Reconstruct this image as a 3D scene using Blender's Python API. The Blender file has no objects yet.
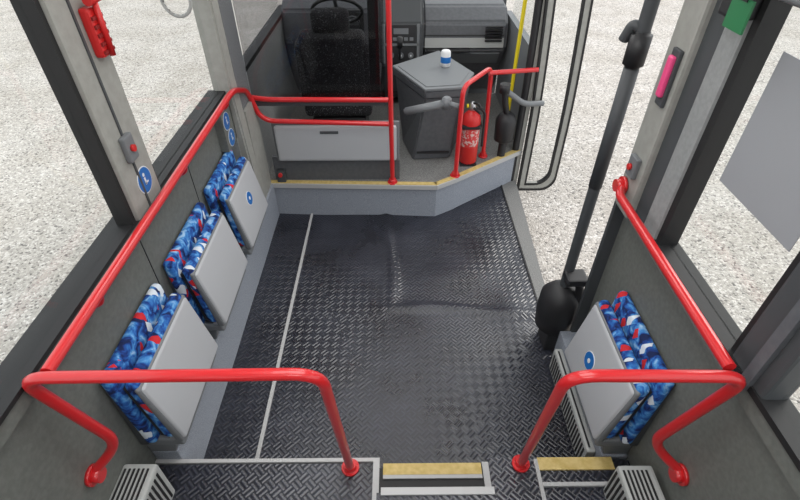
import bpy, bmesh, math, random
from mathutils import Vector, Matrix
random.seed(4)
D=bpy.data; SC=bpy.context.scene
# ---------------------------------------------------------------- materials
def M(name,col,rough=.5,metal=0,spec=.5,coat=0):
    m=D.materials.new(name); m.use_nodes=True
    b=m.node_tree.nodes['Principled BSDF']
    b.inputs['Base Color'].default_value=(*col,1); b.inputs['Roughness'].default_value=rough
    b.inputs['Metallic'].default_value=metal; b.inputs['Specular IOR Level'].default_value=spec
    b.inputs['Coat Weight'].default_value=coat
    return m
def N(m,t,**k):
    n=m.node_tree.nodes.new(t)
    for a,v in k.items(): setattr(n,a,v)
    return n
def L(m,a,b): m.node_tree.links.new(a,b)
def ramp(m,stops,interp='LINEAR'):
    r=N(m,'ShaderNodeValToRGB'); cr=r.color_ramp; cr.interpolation=interp
    while len(cr.elements)<len(stops): cr.elements.new(.5)
    for e,(p,c) in zip(cr.elements,stops): e.position=p; e.color=(*c,1)
    return r
def speckle(name,c1,c2,scale,rough=.8,bump=.0,detail=3,lo=.35,hi=.65):
    m=M(name,c1,rough); b=m.node_tree.nodes['Principled BSDF']
    tc=N(m,'ShaderNodeTexCoord'); n=N(m,'ShaderNodeTexNoise'); n.inputs['Scale'].default_value=scale; n.inputs['Detail'].default_value=detail
    L(m,tc.outputs['Object'],n.inputs['Vector'])
    r=ramp(m,[(lo,c1),(hi,c2)]); L(m,n.outputs['Fac'],r.inputs['Fac']); L(m,r.outputs['Color'],b.inputs['Base Color'])
    if bump:
        bp=N(m,'ShaderNodeBump'); bp.inputs['Strength'].default_value=bump; bp.inputs['Distance'].default_value=.003
        L(m,n.outputs['Fac'],bp.inputs['Height']); L(m,bp.outputs['Normal'],b.inputs['Normal'])
    return m
red=M('red_powder_coat',(.62,.018,.022),.28,coat=.4)
redbox=M('red_plastic',(.6,.02,.02),.4)
greyshell=M('grey_seat_shell',(.44,.45,.47),.5)
pillar_m=speckle('grey_pillar_plastic',(.30,.30,.275),(.34,.34,.315),30,.55)
wall_m=speckle('dark_grey_wall_laminate',(.135,.142,.128),(.165,.172,.157),60,.6)
wall_l=speckle('mid_grey_wall_trim',(.25,.26,.26),(.29,.30,.30),60,.6)
carpet=speckle('grey_blue_carpet',(.22,.24,.28),(.34,.37,.42),260,.95,.4)
plat_m=speckle('grey_speckled_vinyl',(.12,.12,.12),(.25,.25,.24),180,.7)
black=M('black_plastic',(.018,.018,.02),.5)
rubber=M('black_rubber',(.012,.012,.013),.6)
dgrey=M('dark_grey_plastic',(.06,.065,.07),.55)
cabm=speckle('grey_cabinet_paint',(.095,.10,.11),(.115,.12,.13),40,.5)
mgrey=M('mid_grey_plastic',(.17,.18,.19),.5)
lgrey=M('light_grey_plastic',(.42,.43,.42),.5)
white=M('white_plastic',(.75,.76,.77),.45)
alu=M('aluminium',(.6,.61,.62),.35,.9)
stripm=M('grey_joint_strip',(.45,.45,.45),.5)
yellowe=speckle('yellow_edge_strip',(.52,.38,.12),(.64,.49,.20),40,.7)
yellow=M('yellow_plastic',(.8,.65,.02),.4)
blue=M('blue_sticker',(.01,.14,.45),.4)
green=M('green_sign',(.02,.16,.06),.4)
pink=M('pink_plastic',(.85,.08,.25),.4)
ceil_m=M('ceiling_white',(.75,.75,.73),.7)
postm=M('grey_poster',(.30,.31,.33),.6)
seatblk=speckle('driver_seat_fabric',(.014,.014,.016),(.14,.14,.15),110,.9,lo=.60,hi=.64)
mesh_m=speckle('speckled_partition',(.06,.065,.07),(.22,.23,.24),170,.7)
fillglow=D.materials.new('fill_panel_glow'); fillglow.use_nodes=True  # glow material of the added fill panels
b=fillglow.node_tree.nodes['Principled BSDF']; b.inputs['Emission Color'].default_value=(1,.98,.95,1); b.inputs['Emission Strength'].default_value=1
def glass(name,tint,gl=.25,rough=.02):
    m=D.materials.new(name); m.use_nodes=True; nt=m.node_tree; nt.nodes.remove(nt.nodes['Principled BSDF'])
    o=nt.nodes['Material Output']; t=N(m,'ShaderNodeBsdfTransparent'); t.inputs['Color'].default_value=(*tint,1)
    g=N(m,'ShaderNodeBsdfGlossy'); g.inputs['Roughness'].default_value=rough
    lw=N(m,'ShaderNodeLayerWeight'); pw=N(m,'ShaderNodeMath',operation='POWER'); pw.inputs[1].default_value=4; L(m,lw.outputs['Facing'],pw.inputs[0])
    ma=N(m,'ShaderNodeMath',operation='MULTIPLY_ADD'); ma.inputs[1].default_value=gl; ma.inputs[2].default_value=.02; L(m,pw.outputs[0],ma.inputs[0])
    mx=N(m,'ShaderNodeMixShader'); L(m,ma.outputs[0],mx.inputs[0]); L(m,t.outputs[0],mx.inputs[1]); L(m,g.outputs[0],mx.inputs[2]); L(m,mx.outputs[0],o.inputs['Surface'])
    return m
gl_clear=glass('window_glass',(.97,.98,.975)); gl_smoke=glass('smoked_glass',(.66,.66,.67),.3)
# gravel
gravel=M('gravel',(.6,.58,.55),.95); b=gravel.node_tree.nodes['Principled BSDF']
tc=N(gravel,'ShaderNodeTexCoord')
v=N(gravel,'ShaderNodeTexVoronoi'); v.inputs['Scale'].default_value=62; L(gravel,tc.outputs['Object'],v.inputs['Vector'])
sp=N(gravel,'ShaderNodeSeparateColor'); L(gravel,v.outputs['Color'],sp.inputs[0])
r1=ramp(gravel,[(0,(.20,.19,.18)),(.15,(.50,.465,.43)),(.7,(.63,.59,.545)),(1,(.86,.82,.78))]); L(gravel,sp.outputs[0],r1.inputs['Fac'])
n2=N(gravel,'ShaderNodeTexNoise'); n2.inputs['Scale'].default_value=1.6; n2.inputs['Detail'].default_value=6; L(gravel,tc.outputs['Object'],n2.inputs['Vector'])
r2=ramp(gravel,[(.3,(.80,.78,.75)),(.7,(1,1,1))]); L(gravel,n2.outputs['Fac'],r2.inputs['Fac'])
mx=N(gravel,'ShaderNodeMix',data_type='RGBA',blend_type='MULTIPLY'); mx.inputs[0].default_value=1
L(gravel,r1.outputs['Color'],mx.inputs[6]); L(gravel,r2.outputs['Color'],mx.inputs[7]); L(gravel,mx.outputs[2],b.inputs['Base Color'])
bp=N(gravel,'ShaderNodeBump'); bp.inputs['Strength'].default_value=.8; bp.inputs['Distance'].default_value=.012; bp.invert=True
L(gravel,v.outputs['Distance'],bp.inputs['Height']); L(gravel,bp.outputs['Normal'],b.inputs['Normal'])
# checker plate rubber
chk=M('checker_plate_rubber',(.02,.02,.023),.38,spec=.8); b=chk.node_tree.nodes['Principled BSDF']
tc=N(chk,'ShaderNodeTexCoord'); mp=N(chk,'ShaderNodeMapping'); mp.inputs['Rotation'].default_value=(0,0,math.radians(45)); mp.inputs['Scale'].default_value=(27,27,27)
L(chk,tc.outputs['Object'],mp.inputs['Vector'])
ck=N(chk,'ShaderNodeTexChecker'); ck.inputs['Scale'].default_value=1; L(chk,mp.outputs[0],ck.inputs['Vector'])
sx=N(chk,'ShaderNodeSeparateXYZ'); L(chk,mp.outputs[0],sx.inputs[0])
def mth(m,op,a,bv=None):
    n=N(m,'ShaderNodeMath',operation=op)
    for i,x in enumerate((a,bv)):
        if x is None: continue
        if isinstance(x,(int,float)): n.inputs[i].default_value=x
        else: L(m,x,n.inputs[i])
    return n.outputs[0]
def bars(o): return mth(chk,'SINE',mth(chk,'MULTIPLY',o,math.pi*4))
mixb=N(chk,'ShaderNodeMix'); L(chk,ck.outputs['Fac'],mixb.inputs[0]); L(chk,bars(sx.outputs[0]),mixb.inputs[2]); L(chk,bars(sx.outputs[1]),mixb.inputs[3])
nz=N(chk,'ShaderNodeTexNoise'); nz.inputs['Scale'].default_value=3; nz.inputs['Detail'].default_value=7; nz.inputs['Roughness'].default_value=.6; L(chk,tc.outputs['Object'],nz.inputs['Vector'])
rc=ramp(chk,[(.32,(.011,.011,.016)),(.55,(.021,.023,.033)),(.75,(.038,.041,.054))]); L(chk,nz.outputs['Fac'],rc.inputs['Fac'])
br=ramp(chk,[(.4,(.85,.85,.85)),(.9,(1.55,1.55,1.6))]); L(chk,mixb.outputs[0],br.inputs['Fac'])  # specular glint on the treads, painted into base colour as lighter bars
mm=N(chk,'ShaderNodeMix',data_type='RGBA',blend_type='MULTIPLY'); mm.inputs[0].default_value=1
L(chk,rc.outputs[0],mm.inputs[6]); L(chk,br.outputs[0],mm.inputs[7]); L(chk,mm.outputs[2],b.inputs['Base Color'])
rr=N(chk,'ShaderNodeMapRange'); rr.inputs[3].default_value=.18; rr.inputs[4].default_value=.40; L(chk,nz.outputs['Fac'],rr.inputs[0]); L(chk,rr.outputs[0],b.inputs['Roughness'])
bp=N(chk,'ShaderNodeBump'); bp.inputs['Strength'].default_value=.5; bp.inputs['Distance'].default_value=.002
L(chk,mixb.outputs[0],bp.inputs['Height']); L(chk,bp.outputs['Normal'],b.inputs['Normal'])
# seat fabric
fab=M('blue_patterned_fabric',(.02,.1,.4),.9); b=fab.node_tree.nodes['Principled BSDF']
tc=N(fab,'ShaderNodeTexCoord')
nn=N(fab,'ShaderNodeTexNoise'); nn.inputs['Scale'].default_value=26; nn.inputs['Detail'].default_value=3; nn.inputs['Distortion'].default_value=.6; L(fab,tc.outputs['Object'],nn.inputs['Vector'])
ra=ramp(fab,[(.36,(.004,.015,.08)),(.43,(.008,.045,.24)),(.50,(.02,.13,.45)),(.58,(.07,.28,.62)),(.68,(.35,.55,.78))]); L(fab,nn.outputs['Fac'],ra.inputs['Fac'])
mpf=N(fab,'ShaderNodeMapping'); mpf.inputs['Rotation'].default_value=(.7,.2,.5); mpf.inputs['Scale'].default_value=(13,30,16); L(fab,tc.outputs['Object'],mpf.inputs['Vector'])
vv=N(fab,'ShaderNodeTexVoronoi'); vv.distance='CHEBYCHEV'; vv.inputs['Scale'].default_value=1.0; L(fab,mpf.outputs[0],vv.inputs['Vector'])
sv=N(fab,'ShaderNodeSeparateColor'); L(fab,vv.outputs['Color'],sv.inputs[0])
rm=ramp(fab,[(0,(0,0,0)),(.70,(1,1,1))],'CONSTANT'); L(fab,sv.outputs[0],rm.inputs['Fac'])
rd=mth(fab,'LESS_THAN',vv.outputs['Distance'],.36); rmask=mth(fab,'MULTIPLY',rd,rm.outputs[0])
rcol=ramp(fab,[(0,(.6,.02,.03)),(.55,(.7,.76,.82))],'CONSTANT'); L(fab,sv.outputs[1],rcol.inputs['Fac'])
mf=N(fab,'ShaderNodeMix',data_type='RGBA'); L(fab,rmask,mf.inputs[0]); L(fab,ra.outputs[0],mf.inputs[6]); L(fab,rcol.outputs[0],mf.inputs[7]); L(fab,mf.outputs[2],b.inputs['Base Color'])
# ---------------------------------------------------------------- geometry helpers
def link(name,me,mat,parent=None,smooth=False):
    o=D.objects.new(name,me); SC.collection.objects.link(o)
    if mat is not None and not me.materials: me.materials.append(mat)
    if smooth:
        for p in me.polygons: p.use_smooth=True
    if parent: o.parent=parent
    return o
def E(name):
    o=D.objects.new(name,None); SC.collection.objects.link(o); o.empty_display_size=.1; return o
def box(name,x0,x1,y0,y1,z0,z1,mat,parent=None,bev=0,seg=2,xf=None):
    bm=bmesh.new(); bmesh.ops.create_cube(bm,size=1)
    for v in bm.verts:
        v.co=Vector(((x0+x1)/2+v.co.x*(x1-x0),(y0+y1)/2+v.co.y*(y1-y0),(z0+z1)/2+v.co.z*(z1-z0)))
    if bev: bmesh.ops.bevel(bm,geom=bm.edges[:]+bm.verts[:],offset=bev,segments=seg,profile=.6,affect='EDGES')
    if xf: bmesh.ops.transform(bm,matrix=xf,verts=bm.verts)
    me=D.meshes.new(name); bm.to_mesh(me); bm.free()
    return link(name,me,mat,parent,smooth=bool(bev) and seg>2)
def prism(name,poly,z0,z1,mat,parent=None,bev=0,top=None,scale_top=1):
    bm=bmesh.new(); lo=[bm.verts.new((x,y,z0)) for x,y in poly]
    pt=top or poly; hi=[bm.verts.new((x,y,z1)) for x,y in pt]
    n=len(poly); bm.faces.new(lo[::-1]); bm.faces.new(hi)
    for i in range(n): bm.faces.new((lo[i],lo[(i+1)%n],hi[(i+1)%n],hi[i]))
    bmesh.ops.recalc_face_normals(bm,faces=bm.faces)
    if bev: bmesh.ops.bevel(bm,geom=bm.edges[:],offset=bev,segments=2,affect='EDGES')
    me=D.meshes.new(name); bm.to_mesh(me); bm.free(); return link(name,me,mat,parent)
def extr(name,prof,axis,a0,a1,mat,parent=None,bev=0):
    """extrude a profile; axis 'y': prof=(x,z); axis 'x': prof=(y,z)"""
    bm=bmesh.new()
    f=(lambda p,a:(p[0],a,p[1])) if axis=='y' else (lambda p,a:(a,p[0],p[1]))
    lo=[bm.verts.new(f(p,a0)) for p in prof]; hi=[bm.verts.new(f(p,a1)) for p in prof]; n=len(prof)
    bm.faces.new(lo); bm.faces.new(hi[::-1])
    for i in range(n): bm.faces.new((lo[i],hi[i],hi[(i+1)%n],lo[(i+1)%n]))
    bmesh.ops.recalc_face_normals(bm,faces=bm.faces)
    if bev: bmesh.ops.bevel(bm,geom=bm.edges[:],offset=bev,segments=3,affect='EDGES')
    me=D.meshes.new(name); bm.to_mesh(me); bm.free(); return link(name,me,mat,parent)
def cyl(name,p0,p1,r,mat,parent=None,r2=None,seg=24,bev=0):
    p0=Vector(p0);p1=Vector(p1); d=p1-p0; bm=bmesh.new()
    bmesh.ops.create_cone(bm,cap_ends=True,segments=seg,radius1=r,radius2=r if r2 is None else r2,depth=d.length)
    if bev:
        ed=[e for e in bm.edges if any(len(f.verts)>4 for f in e.link_faces)]
        bmesh.ops.bevel(bm,geom=ed,offset=bev,segments=2,affect='EDGES')
    q=d.to_track_quat('Z','Y').to_matrix().to_4x4(); q.translation=(p0+p1)/2
    bmesh.ops.transform(bm,matrix=q,verts=bm.verts)
    me=D.meshes.new(name); bm.to_mesh(me); bm.free()
    o=link(name,me,mat,parent)
    for p in me.polygons: p.use_smooth=len(p.vertices)<=4
    return o
def tube(name,pts,r,mat,parent=None,bend=.05,closed=False,seg=6):
    pts=[Vector(p) for p in pts]; out=[]
    n=len(pts)
    for i,p in enumerate(pts):
        if not closed and i in (0,n-1): out.append(p); continue
        a=pts[i-1]; c=pts[(i+1)%n]; la=(a-p).length; lc=(c-p).length; b=min(bend,la*.49,lc*.49)
        s=p+(a-p).normalized()*b; e=p+(c-p).normalized()*b
        for k in range(seg+1):
            t=k/seg; out.append(s*(1-t)**2+p*2*t*(1-t)+e*t*t)
    cu=D.curves.new(name,'CURVE'); cu.dimensions='3D'; s=cu.splines.new('POLY'); s.points.add(len(out)-1)
    for q,p in zip(s.points,out): q.co=(*p,1)
    s.use_cyclic_u=closed; cu.bevel_depth=r; cu.bevel_resolution=5; cu.use_fill_caps=True
    t=D.objects.new('tmp',cu); me=D.meshes.new_from_object(t); D.objects.remove(t); me.name=name
    return link(name,me,mat,parent,smooth=True)
def revolve(name,prof,c,mat,parent=None,seg=28):
    bm=bmesh.new(); rings=[]
    for r,z in prof:
        rings.append([bm.verts.new((c[0]+r*math.cos(2*math.pi*k/seg),c[1]+r*math.sin(2*math.pi*k/seg),c[2]+z)) for k in range(seg)])
    for a,b_ in zip(rings,rings[1:]):
        for k in range(seg): bm.faces.new((a[k],a[(k+1)%seg],b_[(k+1)%seg],b_[k]))
    bm.faces.new(rings[0][::-1]); bm.faces.new(rings[-1])
    me=D.meshes.new(name); bm.to_mesh(me); bm.free(); return link(name,me,mat,parent,smooth=True)
# ---------------------------------------------------------------- ground
GZ=-.3
bm=bmesh.new(); bmesh.ops.create_grid(bm,x_segments=1,y_segments=1,size=40)
me=D.meshes.new('gravel_ground'); bm.to_mesh(me); bm.free(); o=link('gravel_ground',me,gravel); o.location=(0,0,GZ)
# ---------------------------------------------------------------- floor
def H(x,y):
    h=0
    def ridge(d,w,a): return a*math.exp(-(d/w)**2)
    f=1/(1+math.exp(-(y-1.98)*30)); h+=ridge(x+.05+.03*math.sin(y*5),.03,.013)*f
    g=1/(1+math.exp(-(x-0.02)*14)); yl=1.95-.06*x+.02*math.sin(x*7); h+=ridge(y-yl,.035,.018)*g
    h+=.020*math.exp(-((x-.68)/.10)**2-((y-1.90)/.16)**2)
    h+=.014*math.exp(-((x-.38)/.2)**2-((y-2.25)/.12)**2)
    h+=.012*math.exp(-((x-.60)/.12)**2-((y-2.5)/.15)**2)
    h+=.004*math.sin(x*7+y*3)*math.sin(y*5)
    return h
bm=bmesh.new(); nx,ny=110,150; X0,X1,Y0,Y1=-.87,.84,.93,3.36
g=[[bm.verts.new((X0+(X1-X0)*i/nx,Y0+(Y1-Y0)*j/ny,H(X0+(X1-X0)*i/nx,Y0+(Y1-Y0)*j/ny))) for i in range(nx+1)] for j in range(ny+1)]
for j in range(ny):
    for i in range(nx): bm.faces.new((g[j][i],g[j][i+1],g[j+1][i+1],g[j+1][i]))
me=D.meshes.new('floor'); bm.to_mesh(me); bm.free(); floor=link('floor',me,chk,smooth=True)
box('floor_base',-1.0,.84,.9,3.4,-.2,-.012,dgrey,floor)
box('joint_strip',-.638,-.621,1.0,2.92,.0,.008,stripm,floor)
sill=E('door_sill')
prism('sill_plate',[(.84,1.6),(.90,1.6),(.93,2.4),(.97,3.35),(.84,3.36)],-.06,.0,plat_m,sill)
box('sill_trim',.835,.845,1.6,3.35,-.1,.006,rubber,sill)
# front platform
plat=E('step_platform')
edge=[(-.93,2.9),(.28,2.86),(.42,2.95),(.97,3.36)]
prism('riser_block',[(-.93,2.91),(.28,2.87),(.42,2.96),(.95,3.36),(.95,4.5),(-.93,4.5)],-.1,.262,carpet,plat)
prism('deck',[(-.93,2.93),(.28,2.89),(.42,2.98),(.95,3.38),(.95,4.5),(-.93,4.5)],.262,.27,plat_m,plat)
for i in range(3):
    a=Vector(edge[i]); b_=Vector(edge[i+1]); n=Vector((-(b_-a).y,(b_-a).x)).normalized()*.036
    prism('edge_strip_%d'%(i+1),[a,b_,b_+n,a+n],.255,.277,yellowe,plat)
    prism('edge_trim_%d'%(i+1),[a-n*.25,b_-n*.25,b_,a],.24,.272,stripm,plat)
# rear platforms and steps
rp=E('rear_floor_steps')
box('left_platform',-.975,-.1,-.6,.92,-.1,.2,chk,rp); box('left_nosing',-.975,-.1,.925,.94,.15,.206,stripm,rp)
box('left_side_trim',-.1,-.075,.3,.94,-.1,.206,stripm,rp)
box('step_one',-.075,.335,.72,.90,-.1,.2,rubber,rp); box('step_one_nosing',-.06,.33,.87,.915,.17,.208,yellowe,rp); box('step_one_edge',-.06,.33,.855,.87,.17,.207,stripm,rp)
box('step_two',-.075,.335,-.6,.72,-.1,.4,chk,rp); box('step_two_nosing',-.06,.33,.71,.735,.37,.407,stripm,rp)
box('right_side_trim',.335,.36,.3,.92,-.1,.206,stripm,rp)
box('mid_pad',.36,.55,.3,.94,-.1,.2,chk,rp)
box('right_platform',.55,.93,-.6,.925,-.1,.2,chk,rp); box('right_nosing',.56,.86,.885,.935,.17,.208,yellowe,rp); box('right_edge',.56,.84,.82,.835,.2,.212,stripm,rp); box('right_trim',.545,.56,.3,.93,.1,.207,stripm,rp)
# ---------------------------------------------------------------- walls
wl=E('wall_left')
box('lower_panel',-1.03,-.975,-2.4,2.56,GZ+.1,1.0,wall_m,wl)
box('sill_beam',-1.03,-.945,-2.4,2.56,1.0,1.055,wall_m,wl)
box('corner_cover',-1.03,-.93,2.40,2.57,.79,1.055,wall_m,wl)
box('front_panel',-1.0,-.93,2.56,4.5,GZ+.1,1.02,wall_l,wl)
box('carpet_ledge',-.975,-.87,.94,2.9,-.1,.27,carpet,wl,bev=.008)
box('window_rubber',-1.03,-.935,-2.4,2.58,1.055,1.07,rubber,wl)
box('header',-1.0,-.93,-2.4,4.5,1.98,2.4,ceil_m,wl)
box('rubber_front',-1.0,-.93,2.7,4.5,1.02,1.05,rubber,wl)
for y in (1.42,1.97): box('panel_joint',-.976,-.973,y-.002,y+.002,.27,1.0,rubber,wl)
def pillar(name,x0,x1,y0,y1,z0,z1,groove=True,sgn=1):
    p=E(name)
    box('core',x0,x1,y0,y1,z0,z1,pillar_m,p,bev=.012)
    xi=x1 if sgn>0 else x0
    if groove:
        box('groove',min(xi,xi+.004*sgn),max(xi,xi+.004*sgn),y0+(y1-y0)*.42,y0+(y1-y0)*.47,z0,z1,dgrey,p)
    box('seal_a',x0+.01,x1-.015,y0-.02,y0,z0,z1,rubber,p); box('seal_b',x0+.01,x1-.015,y1,y1+.02,z0,z1,rubber,p)
    return p
pillar('window_pillar',-1.0,-.915,1.38,1.59,1.07,2.0)
pillar('window_pillar',-1.0,-.915,-.35,-.15,1.07,2.0)
bp_=E('partition_pillar')
extr('post',[(-1.0,.27),(-1.0,2.0),(-.9,2.0),(-.9,1.1),(-.87,.27)],'y',2.57,2.68,pillar_m,bp_,bev=.01)
box('speckled_cover',-1.0,-.9,2.68,2.9,.9,2.0,mesh_m,bp_,bev=.01)
box('lower_cover',-.93,-.885,2.68,2.9,.27,.9,pillar_m,bp_)
for i,(y0,y1) in enumerate([(-2.3,-.37),(-.13,1.36),(1.61,2.56),(2.92,4.3)]):
    box('window_%d'%(i+1),-.97,-.964,y0,y1,1.07,1.99,gl_clear)
wr=E('wall_right')
box('lower_panel',.935,.99,-2.4,1.6,GZ+.1,.97,wall_m,wr)
box('sill_beam',.905,.99,-2.4,1.6,.97,1.03,wall_m,wr)
box('ledge',.83,.935,.94,1.6,-.1,.2,carpet,wr,bev=.006)
box('window_rubber',.895,.97,-2.4,1.3,1.03,1.05,rubber,wr)
box('header',.9,.97,-2.4,4.5,1.98,2.4,ceil_m,wr)
box('front_lower',.95,1.0,3.42,4.5,GZ+.1,1.0,mgrey,wr)
box('edge_trim',.885,.99,1.59,1.61,-.2,1.03,dgrey,wr)
pr=E('door_pillar')
box('inner_face',.875,.97,1.47,1.6,1.0,2.0,pillar_m,pr,bev=.012)
box('dark_channel',.9,.97,1.38,1.47,1.0,2.0,dgrey,pr)
box('window_frame',.89,.97,1.29,1.38,1.0,2.0,wall_l,pr,bev=.01)
box('rubber_seal',.9,.96,1.26,1.29,1.05,2.0,rubber,pr)
p2=E('window_pillar')
box('core',.90,.97,.66,.8,1.03,2.0,dgrey,p2,bev=.01); box('cover',.885,.90,.70,.73,1.03,2.0,cabm,p2)
box('seal',.91,.96,.8,.82,1.05,2.0,rubber,p2)
box('window_5',.934,.94,.82,1.27,1.05,1.99,gl_clear); box('window_6',.934,.94,-2.3,.65,1.05,1.99,gl_clear)
box('window_7',.97,.976,3.45,4.3,1.0,1.99,gl_clear)
cl=E('ceiling'); box('panel',-1.03,.99,-2.4,4.5,2.4,2.44,ceil_m,cl)
wb=E('wall_back'); box('panel',-1.03,.99,-2.46,-2.4,-.2,2.4,wall_l,wb)
wf=E('wall_front'); box('bulkhead',-1.0,1.0,4.75,4.85,-.2,1.1,dgrey,wf); box('window_8',-1.0,1.0,4.79,4.8,1.1,2.4,gl_clear)
for y in (-1.0,.8,2.6):
    lp=E('fill_panel'); box('housing',-.52,.52,y-.62,y+.62,2.385,2.4,white,lp); box('glow_face',-.5,.5,y-.6,y+.6,2.375,2.385,fillglow,lp)  # added out-of-view glowing panels that go with the interior fill lights
# ---------------------------------------------------------------- seats
def seat(y0,y1,s,xw,stk=None,dz=0):
    """s=+1: seat on left wall facing +x. local u = distance from wall."""
    g_=E('tip_up_seat'); w=y1-y0
    X=lambda u: xw+s*u
    def slab(name,u0b,u1b,u0t,u1t,z0,z1,ya,yb,mat,bev):
        z0+=dz; z1+=dz
        prof=[(X(u0b),z0),(X(u1b),z0),(X(u1t),z1),(X(u0t),z1)]
        bm=bmesh.new(); lo=[bm.verts.new((p[0],ya,p[1])) for p in prof]; hi=[bm.verts.new((p[0],yb,p[1])) for p in prof]
        bm.faces.new(lo); bm.faces.new(hi[::-1])
        for i in range(4): bm.faces.new((lo[i],hi[i],hi[(i+1)%4],lo[(i+1)%4]))
        bmesh.ops.recalc_face_normals(bm,faces=bm.faces)
        bmesh.ops.bevel(bm,geom=bm.edges[:],offset=bev,segments=4,affect='EDGES',profile=.5)
        me=D.meshes.new(name); bm.to_mesh(me); bm.free(); return link(name,me,mat,g_,smooth=True)
    slab('back_cushion',.03,.075,.004,.045,.38,.785,y0,y1,fab,.018)
    slab('back_shell',.0,.03,.0,.008,.36,.77,y0+.01,y1-.01,dgrey,.003)
    slab('seat_cushion',.105,.155,.068,.112,.41,.74,y0+.008,y1-.008,fab,.018)
    slab('cushion_base',.088,.105,.055,.068,.41,.71,y0+.02,y1-.02,black,.004)
    slab('seat_shell',.155,.185,.108,.128,.40,.715,y0+.012,y1-.012,greyshell,.012)
    slab('shell_rim',.145,.178,.10,.12,.39,.722,y0+.004,y1-.004,mgrey,.01)
    slab('under_tray',.03,.165,.03,.15,.345,.392,y0+.015,y1-.015,mgrey,.01)
    slab('leg_front',.0,.10,.0,.12,.27-dz-(0 if s>0 else .07),.35,y0+.03,y0+.06,mgrey,.004)
    slab('leg_back',.0,.10,.0,.12,.27-dz-(0 if s>0 else .07),.35,y1-.06,y1-.03,mgrey,.004)
    cyl('hinge_bar',(X(.13),y0+.02,.395+dz),(X(.13),y1-.02,.395+dz),.012,alu,g_)
    if stk:
        yc,zc=stk
        t=(zc-dz-.40)/.315; u=.185-.057*t
        n=Vector((s*.315,0,.057)).normalized(); c=Vector((X(u),yc,zc))
        cyl('sticker_disc',c-n*.004,c+n*.002,.04,white,g_); cyl('sticker_face',c,c+n*.003,.037,blue,g_)
        cyl('sticker_icon',c,c+n*.004,.010,white,g_)
    return g_
seat(.91,1.37,1,-.975); seat(1.47,1.93,1,-.975); seat(2.02,2.46,1,-.975,(2.24,.59))
seat(.92,1.37,-1,.935,(1.19,.50),-.055)
# ---------------------------------------------------------------- hand rails
def flange(c,n,par,r=.035):
    c=Vector(c); n=Vector(n).normalized(); cyl('flange',c,c+n*.012,r,red,par); cyl('collar',c,c+n*.035,.024,red,par)
RR=.016
h=E('handrail')
tube('wall_rail',[(-.87,.72,1.10),(-.87,2.5,1.10),(-.90,2.83,.97),(-.86,2.88,.75),(-.05,2.87,.73)],RR,red,h,bend=.09)
tube('upper_bar',[(-.93,2.9,.90),(-.80,2.88,.89),(-.05,2.87,.89)],RR,red,h)
for y in (1.0,1.75,2.4):
    tube('bracket',[(-.948,y,1.03),(-.885,y,1.05),(-.87,y,1.10)],.009,red,h,bend=.02)
tube('rear_hoop',[(-.19,.90,.2),(-.19,.71,1.10),(-.932,.70,1.105),(-.878,.77,.66),(-.975,.71,.57)],RR,red,h,bend=.08)
flange((-.19,.90,.2),(0,0,1),h); flange((-.975,.71,.57),(1,0,0),h)
tube('partition_pole',[(-.03,2.90,.27),(-.05,2.87,2.38)],RR,red,h); flange((-.03,2.90,.27),(0,0,1),h)
h2=E('handrail')
tube('wall_rail',[(.83,.72,1.10),(.83,1.5,1.10),(.87,1.56,1.10)],RR,red,h2,bend=.04); flange((.872,1.56,1.1),(-1,0,0),h2)
tube('rear_hoop',[(.49,.91,.2),(.42,.70,1.10),(.865,.69,1.105),(.83,.79,.60),(.935,.72,.52)],RR,red,h2,bend=.08)
flange((.49,.91,.2),(0,0,1),h2); flange((.935,.72,.52),(-1,0,0),h2)
h3=E('grab_hoop')
tube('hoop',[(.42,2.97,.27),(.42,2.95,.94),(.64,3.24,.96),(.66,3.26,.27)],RR,red,h3,bend=.07)
tube('cross_bar',[(.62,3.21,.93),(.97,3.30,.92)],RR,red,h3)
flange((.42,2.985,.27),(0,0,1),h3); flange((.66,3.27,.27),(0,0,1),h3)
# partition glass & fold panel
pg=E('partition_screen'); box('smoked_pane',-.90,-.07,2.905,2.911,.86,1.98,gl_smoke,pg); box('bottom_clip',-.9,-.07,2.9,2.916,.84,.87,dgrey,pg)
box('side_post',-.16,-.10,2.92,2.95,.86,1.98,black,pg)
fp=E('folding_panel')
box('panel',-.80,.0,2.89,2.93,.45,.70,greyshell,fp,bev=.015); box('rim',-.82,.02,2.925,2.95,.43,.72,mgrey,fp,bev=.01); box('latch',-.50,-.38,2.882,2.892,.655,.672,dgrey,fp,bev=.003)
box('low_panel',-.86,.02,2.95,2.98,.27,.45,cabm,fp)
box('foot_l',-.84,-.78,2.90,2.96,.27,.36,dgrey,fp,bev=.008); cyl('red_knob',(-.81,2.905,.34),(-.81,2.885,.34),.014,redbox,fp)
# ---------------------------------------------------------------- driver area
ds=E('driver_seat')
def rbox(name,c,sz,mat,par,rot=0,bev=.05):
    m=Matrix.Translation(c)@Matrix.Rotation(rot,4,'X')
    return box(name,-sz[0]/2,sz[0]/2,-sz[1]/2,sz[1]/2,-sz[2]/2,sz[2]/2,mat,par,bev=bev,seg=4,xf=m)
rbox('seat_base',(-.43,3.62,.62),(.5,.5,.16),seatblk,ds)
rbox('backrest',(-.43,3.40,.88),(.44,.13,.56),seatblk,ds,.15)
rbox('bolster_l',(-.64,3.43,.86),(.10,.16,.46),seatblk,ds,.15,.045); rbox('bolster_r',(-.22,3.43,.86),(.10,.16,.46),seatblk,ds,.15,.045)
rbox('headrest',(-.43,3.36,1.22),(.25,.1,.15),seatblk,ds,.15,.045)
cyl('headrest_post_1',(-.49,3.37,1.1),(-.49,3.36,1.2),.007,alu,ds); cyl('headrest_post_2',(-.37,3.37,1.1),(-.37,3.36,1.2),.007,alu,ds)
box('armrest',-.17,-.11,3.42,3.72,.78,.83,black,ds,bev=.015,seg=3)
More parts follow.
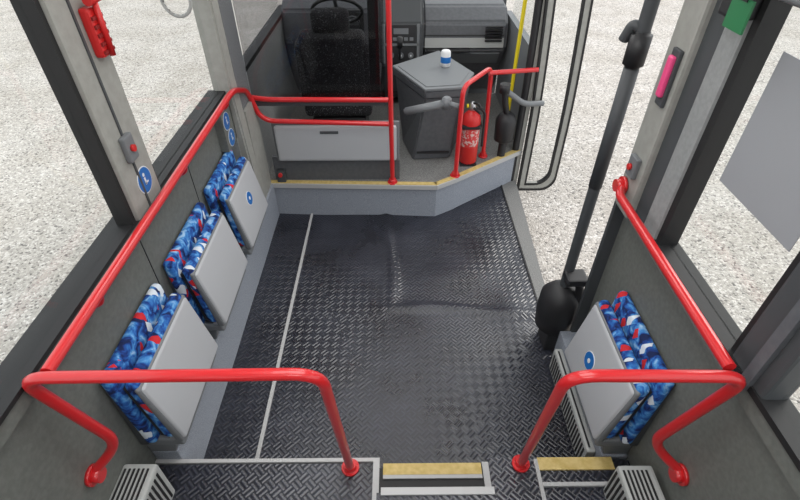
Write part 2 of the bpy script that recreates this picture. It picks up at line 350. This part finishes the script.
rbox('pedestal',(-.43,3.6,.4),(.4,.42,.26),black,ds,0,.02)
sw=E('steering_wheel')
c=Vector((-.45,4.0,1.12)); rot=Matrix.Rotation(math.radians(-40),3,'X')
pts=[c+rot@Vector((.19*math.cos(a),.19*math.sin(a),0)) for a in [2*math.pi*k/28 for k in range(28)]]
tube('rim',pts,.014,black,sw,closed=True,bend=.02,seg=2)
cyl('hub',c+rot@Vector((0,0,-.04)),c+rot@Vector((0,0,.01)),.065,black,sw,bev=.01)
for a in (0,180,270): cyl('spoke',c,c+rot@Vector((.185*math.cos(math.radians(a)),.185*math.sin(math.radians(a)),0)),.014,dgrey,sw)
cyl('column',c+rot@Vector((0,0,-.03)),c+rot@Vector((0,0,-.3)),.035,black,sw)
db=E('dashboard')
extr('driver_side',[(4.25,.6),(4.16,.85),(4.2,1.08),(4.35,1.15),(4.75,1.15),(4.75,.3),(4.45,.3)],'x',-.93,-.12,cabm,db,bev=.02)
extr('passenger_side',[(4.30,.62),(4.18,.78),(4.22,.98),(4.36,1.08),(4.75,1.1),(4.75,.3),(4.5,.3)],'x',.22,.93,cabm,db,bev=.025)
extr('console',[(4.16,.42),(4.05,.7),(4.10,1.0),(4.3,1.17),(4.75,1.17),(4.75,.3),(4.3,.3)],'x',-.14,.22,dgrey,db,bev=.02)
def onface(name,x0,x1,t0,t1,mat,th=.012,par=db,a=Vector((0,4.05,.7)),b=Vector((0,4.10,1.0))):
    d=b-a; n=Vector((0,-d.z,d.y)).normalized(); ps=[a+d*t0,a+d*t1,a+d*t1+n*th,a+d*t0+n*th]
    extr(name,[(p.y,p.z) for p in ps],'x',x0,x1,mat,par)
onface('radio',-.08,.16,.55,.98,black); onface('radio_display',-.02,.10,.76,.9,mgrey,.015)
for i in range(5): onface('radio_button_%d'%i,-.07+.045*i,-.04+.045*i,.6,.68,mgrey,.016)
onface('climate_panel',-.08,.16,.05,.45,black); onface('console_frame_l',-.11,-.09,.02,1,mgrey,.014); onface('console_frame_r',.17,.19,.02,1,mgrey,.014); onface('console_band',-.11,.19,.47,.53,mgrey,.014)
for k,xx in enumerate((-.04,.04,.12)): cyl('climate_knob_%d'%k,(xx,4.07,.77),(xx,4.03,.775),.022,mgrey,db); cyl('knob_mark_%d'%k,(xx,4.032,.775),(xx,4.026,.776),.007,white,db)
for k in range(6): box('vent_slat_%d'%k,.74,.88,4.17,4.2,.84+.022*k,.85+.022*k,black,db)
onface('glovebox',.30,.88,.1,.75,mgrey,.01,db,Vector((0,4.30,.62)),Vector((0,4.18,.78)))
onface('dash_insert',.24,.9,.05,.42,lgrey,.008,db,Vector((0,4.18,.78)),Vector((0,4.22,.98)))
onface('dash_seam',.24,.9,.5,.54,black,.008,db,Vector((0,4.18,.78)),Vector((0,4.22,.98)))
onface('instrument_panel',-.64,-.26,.25,.95,black,.01,db,Vector((0,4.16,.85)),Vector((0,4.2,1.08)))
for k,xx in enumerate((-.55,-.35)): cyl('dial_%d'%k,(xx,4.17,.99),(xx,4.145,.985),.06,dgrey,db); cyl('dial_face_%d'%k,(xx,4.15,.99),(xx,4.142,.984),.05,mgrey,db)
box('dash_tray',.26,.62,4.12,4.2,.77,.785,black,db,bev=.005)
cyl('gear_knob',(.03,3.95,.86),(.03,3.94,.95),.022,black,db,bev=.006); cyl('gear_stick',(.03,4.08,.7),(.03,3.95,.87),.009,black,db)
# fare machine
fm=E('ticket_machine')
top=[(-.03,3.59),(.19,3.13),(.46,3.17),(.56,3.44),(.34,3.93)]
cc=Vector((.28,3.45))
sc=lambda k:[tuple(cc+(Vector(p)-cc)*k) for p in top]
prism('cabinet',[(.05,3.52),(.12,3.22),(.40,3.25),(.47,3.46),(.32,3.85)],.27,.78,cabm,fm,bev=.01,top=sc(.93))
prism('top_slab',sc(.97),.78,.835,cabm,fm,bev=.008,top=top)
prism('top_plate',top,.835,.85,mgrey,fm,bev=.004)
prism('top_inlay',sc(.86),.848,.854,mgrey,fm)
box('door_seam',.15,.39,3.208,3.222,.33,.345,black,fm)
tin=E('drinks_can'); revolve('body',[(.03,0),(.036,.006),(.036,.1),(.03,.112),(.027,.114)],(.36,3.56,.854),white,tin)
revolve('blue_band',[(.0365,.03),(.0367,.032),(.0367,.07),(.0365,.072)],(.36,3.56,.854),blue,tin)
arm=E('barrier_arm'); cyl('tube',(.05,3.03,.74),(.33,3.03,.80),.026,mgrey,arm,bev=.01); cyl('joint',(.33,3.03,.76),(.33,3.03,.84),.032,mgrey,arm,bev=.01); cyl('post',(.33,3.03,.80),(.41,2.97,.80),.018,mgrey,arm)
# extinguisher
fe=E('fire_extinguisher'); cx,cy,cz=.53,3.18,.285
revolve('cylinder',[(.058,0),(.066,.01),(.066,.33),(.058,.365),(.035,.39),(.022,.40)],(cx,cy,cz),redbox,fe)
lab=speckle('extinguisher_label',(.62,.05,.05),(.65,.45,.42),55,.5,lo=.5,hi=.56)
revolve('label',[(.0665,.14),(.0668,.142),(.0668,.27),(.0665,.272)],(cx,cy,cz),lab,fe)
revolve('valve',[(.02,.395),(.024,.42),(.018,.45),(.01,.46)],(cx,cy,cz),alu,fe)
tube('lever',[(cx,cy,cz+.45),(cx+.03,cy-.06,cz+.47),(cx+.04,cy-.11,cz+.455)],.009,black,fe); tube('handle',[(cx,cy,cz+.42),(cx+.04,cy-.09,cz+.415)],.009,black,fe)
tube('hose',[(cx,cy,cz+.42),(cx+.09,cy+.0,cz+.40),(cx+.095,cy,cz+.12)],.009,black,fe); cyl('gauge',(cx-.03,cy,cz+.43),(cx-.042,cy,cz+.43),.014,yellow,fe)
box('strap',cx-.071,cx+.071,cy-.071,cy+.071,cz+.285,cz+.305,black,fe,bev=.02); box('foot_bracket',cx-.06,cx+.06,cy-.06,cy+.06,.27,.285,black,fe)
# ---------------------------------------------------------------- doors
def op(name,x,y,z0,z1,zm):
    o=E(name)
    tube('shaft',[(x,y,z0),(x,y,z1)],.024,dgrey,o); cyl('shaft_sleeve',(x,y,1.0),(x,y,1.5),.027,dgrey,o,bev=.005)
    revolve('motor',[(.05,-.17),(.095,-.15),(.105,-.05),(.1,.06),(.07,.1),(.035,.13)],(x,y,zm),black,o)
    tube('crank',[(x,y,zm+.15),(x+.06,y-.03,zm+.17),(x+.07,y-.05,zm+.05)],.02,black,o)
    return o
dp=op('door_operator',.83,1.70,.27,2.3,.30)
box('bracket',.80,.90,1.61,1.70,.50,.54,black,dp,bev=.01); tube('upper_arm',[(.83,1.70,1.62),(.80,1.72,1.64),(.79,1.74,1.58)],.018,dgrey,dp); cyl('coupler',(.83,1.70,1.5),(.83,1.70,1.62),.036,black,dp,bev=.01)
box('floor_stand',.79,.87,1.63,1.77,0,.15,black,dp,bev=.01)
def leaf(name,x0,x1,y,z0,z1):
    o=E(name); t=.03
    def cv(z): return -.05*max(0,(z-.5))**1.4
    def ring(nm,ins,w,ya,yb,mat):
        R=.12; pts=[]
        xa,xb,za,zb=x0+ins,x1-ins,z0+ins,z1-ins
        for k in range(9): a=-math.pi/2+math.pi/2*k/8; pts.append((xb-R+R*math.cos(a),za+R+R*math.sin(a)))
        for k in range(1,10): pts.append((xb,za+R+(zb-za-R)*k/10))
        pts+=[(xb,zb),(xa,zb)]
        for k in range(1,10): pts.append((xa,zb-(zb-za)*k/10))
        pts.append((xa,za))
        bm=bmesh.new(); n=len(pts); mid=Vector(((xa+xb)/2,(za+zb)/2)); Ls=[]
        hx=(xb-xa)/2; hz=(zb-za)/2
        for yy in (ya,yb):
            for f in (0,1):
                row=[]
                for (px,pz) in pts:
                    qx=mid.x+(px-mid.x)*(1-f*w/hx); qz=mid.y+(pz-mid.y)*(1-f*w*1.4/hz)
                    row.append(bm.verts.new((qx+cv(qz),yy,qz)))
                Ls.append(row)
        o0,i0,o1,i1=Ls
        for k in range(n):
            j=(k+1)%n
            for a,b_ in ((o0,i0),(i0,i1),(i1,o1),(o1,o0)): bm.faces.new((a[k],a[j],b_[j],b_[k]))
        bmesh.ops.recalc_face_normals(bm,faces=bm.faces)
        me=D.meshes.new(nm); bm.to_mesh(me); bm.free(); link(nm,me,mat,o)
    ring('rubber_edge',0,.014,y-.004,y+t+.004,rubber); ring('frame',.014,.042,y,y+t,pillar_m); ring('glass_seal',.05,.014,y-.002,y+t+.002,rubber)
    bm=bmesh.new(); rows=[]
    for k in range(9):
        z=z0+.09+(z1-z0-.18)*k/8; rows.append([bm.verts.new((xx+cv(z),y+.015,z)) for xx in (x0+.055,x1-.055)])
    for a,b_ in zip(rows,rows[1:]): bm.faces.new((a[0],a[1],b_[1],b_[0]))
    me=D.meshes.new('pane'); bm.to_mesh(me); bm.free(); link('pane',me,gl_clear,o)
    return o
leaf('door_1',.99,1.29,3.33,-.08,1.98)
fpil=E('entrance_pillar')
tube('black_frame',[(.93,3.37,.0),(.93,3.37,.9),(.90,3.38,1.98)],.026,black,fpil,bend=.3); box('cover',.94,.985,3.36,3.44,-.1,1.98,pillar_m,fpil,bev=.01)
yp=E('yellow_grab_pole'); tube('pole',[(.86,3.5,.27),(.86,3.5,.8),(.86,3.5,2.3)],.014,yellow,yp)
o2=E('door_operator'); revolve('motor',[(.04,-.13),(.07,-.11),(.075,.05),(.05,.09),(.02,.11)],(.80,3.28,.52),black,o2)
tube('arm',[(.74,3.2,.82),(.90,3.24,.70),(1.05,3.30,.68)],.02,mgrey,o2); cyl('hub',(.74,3.2,.80),(.74,3.2,.86),.035,black,o2); tube('link',[(.80,3.28,.6),(.76,3.22,.72),(.74,3.2,.82)],.022,black,o2); tube('mount',[(.80,3.28,.27),(.80,3.28,.42)],.03,black,o2)
# ---------------------------------------------------------------- small things
eh=E('emergency_hammer')
box('holder',-.915,-.885,1.50,1.57,1.60,1.74,redbox,eh,bev=.01)
dr=M('dark_red',(.25,.01,.01),.5)
for k in range(5): box('rib_%d'%k,-.886,-.88,1.505,1.565,1.61+.024*k,1.62+.024*k,dr,eh)
cyl('hammer_head',(-.875,1.50,1.76),(-.875,1.57,1.76),.014,redbox,eh); cyl('hammer_shaft',(-.875,1.535,1.76),(-.878,1.535,1.6),.009,redbox,eh)
sb=E('stop_button'); box('housing',-.915,-.895,1.44,1.50,1.27,1.36,mgrey,sb,bev=.006); cyl('red_button',(-.895,1.47,1.315),(-.885,1.47,1.315),.012,redbox,sb)
sb=E('stop_button'); box('housing',.855,.875,1.50,1.56,1.16,1.24,mgrey,sb,bev=.006); cyl('red_button',(.855,1.53,1.2),(.845,1.53,1.2),.012,redbox,sb)
def sticker(x,y,z,r,s):
    o=E('info_sticker'); cyl('rim',(x,y,z),(x+s*.002,y,z),r,white,o); cyl('face',(x,y,z),(x+s*.003,y,z),r*.93,blue,o)
    a,b_=min(x+s*.003,x+s*.004),max(x+s*.003,x+s*.004)
    box('figure_body',a,b_,y-r*.10,y+r*.10,z-r*.35,z+r*.2,white,o); cyl('figure_head',(x+s*.003,y,z+r*.42),(x+s*.004,y,z+r*.42),r*.14,white,o); box('figure_seat',a,b_,y-r*.1,y+r*.35,z-r*.3,z-r*.18,white,o)
sticker(-.915,1.50,1.17,.05,1)
sticker(-.929,2.46,.945,.05,1)
sticker(-.929,2.48,.84,.05,1)
dh=E('door_release_handle'); box('lever',.848,.866,1.50,1.53,1.47,1.60,pink,dh,bev=.008,seg=4); box('base',.862,.875,1.49,1.54,1.44,1.62,dgrey,dh,bev=.004)
po=E('window_poster'); box('sheet',.930,.932,.86,1.18,1.36,1.72,postm,po)
gs=E('strap_handle')
c=Vector((-.76,1.83,1.69)); pts=[c+Vector((.05*math.cos(a),0,.055*math.sin(a))) for a in [2*math.pi*k/20 for k in range(20)]]
tube('ring',pts,.006,lgrey,gs,closed=True,bend=.01,seg=1); box('strap',-.772,-.748,1.826,1.834,1.745,2.4,dgrey,gs)
gh=E('overhead_grab_handle'); tube('arch',[(.88,1.32,1.83),(.76,1.15,1.88),(.76,.95,1.88),(.9,.8,1.85)],.016,mgrey,gh,bend=.08); box('mount',.84,.9,1.28,1.36,1.76,1.9,black,gh,bev=.01)
sg=E('exit_sign'); box('plate',.80,.806,1.17,1.25,1.76,1.83,green,sg); box('clip',.797,.809,1.19,1.23,1.825,1.85,black,sg)
# heaters
def heater(name,x0,x1,y0,y1,z0,z1,s):
    o=E(name); box('case',x0,x1,y0,y1,z0,z1,lgrey,o,bev=.01)
    n=int((y1-y0)/.022); xf=x1 if s>0 else x0
    for k in range(1,n):
        y=y0+.022*k; box('slot_%d'%k,min(xf,xf+s*.003),max(xf,xf+s*.003),y,y+.009,z0+.02,z1-.02,rubber,o)
    n=int((x1-x0-.02)/.016)
    for k in range(n): box('fin_%d'%k,x0+.012+.016*k,x0+.019+.016*k,y0+.02,y1-.02,z1-.001,z1+.003,rubber,o)
heater('heater_grille',.79,.83,.98,1.52,.01,.16,-1)
heater('heater_grille',-.975,-.855,.50,.82,.2,.42,1)
heater('heater_grille',.785,.91,.48,.81,.2,.40,-1)
# ---------------------------------------------------------------- light, camera
w=D.worlds.new('sky'); SC.world=w; w.use_nodes=True; bg=w.node_tree.nodes['Background']
bg.inputs['Color'].default_value=(.94,.97,1,1); bg.inputs['Strength'].default_value=1.5
sl=D.lights.new('hazy_sun','SUN'); sl.energy=1.3; sl.angle=math.radians(28); sl.color=(1,.96,.9)
so=D.objects.new('hazy_sun',sl); SC.collection.objects.link(so)
so.rotation_euler=Vector((-1.0,-.75,-.95)).to_track_quat('-Z','Y').to_euler()
def area(name,loc,rot,sx_,sy_,e):
    l=D.lights.new(name,'AREA'); l.shape='RECTANGLE'; l.size=sx_; l.size_y=sy_; l.energy=e; o=D.objects.new(name,l); o.location=loc; o.rotation_euler=rot; SC.collection.objects.link(o)
for i,y in enumerate((-1.0,.8,2.6)): area('cabin_fill',(0,y,2.365),(0,0,0),1.0,1.2,13)  # added fill lights, oversized and unseen, to brighten the interior
SC.view_settings.view_transform='Standard'
cam=D.cameras.new('camera'); cam.sensor_width=36; cam.lens=36*480/800; cam.clip_start=.02
co=D.objects.new('camera',cam); SC.collection.objects.link(co); co.location=(0,0,2.1)
co.rotation_euler=(math.radians(90-40.23),0,math.radians(-.45)); SC.camera=co
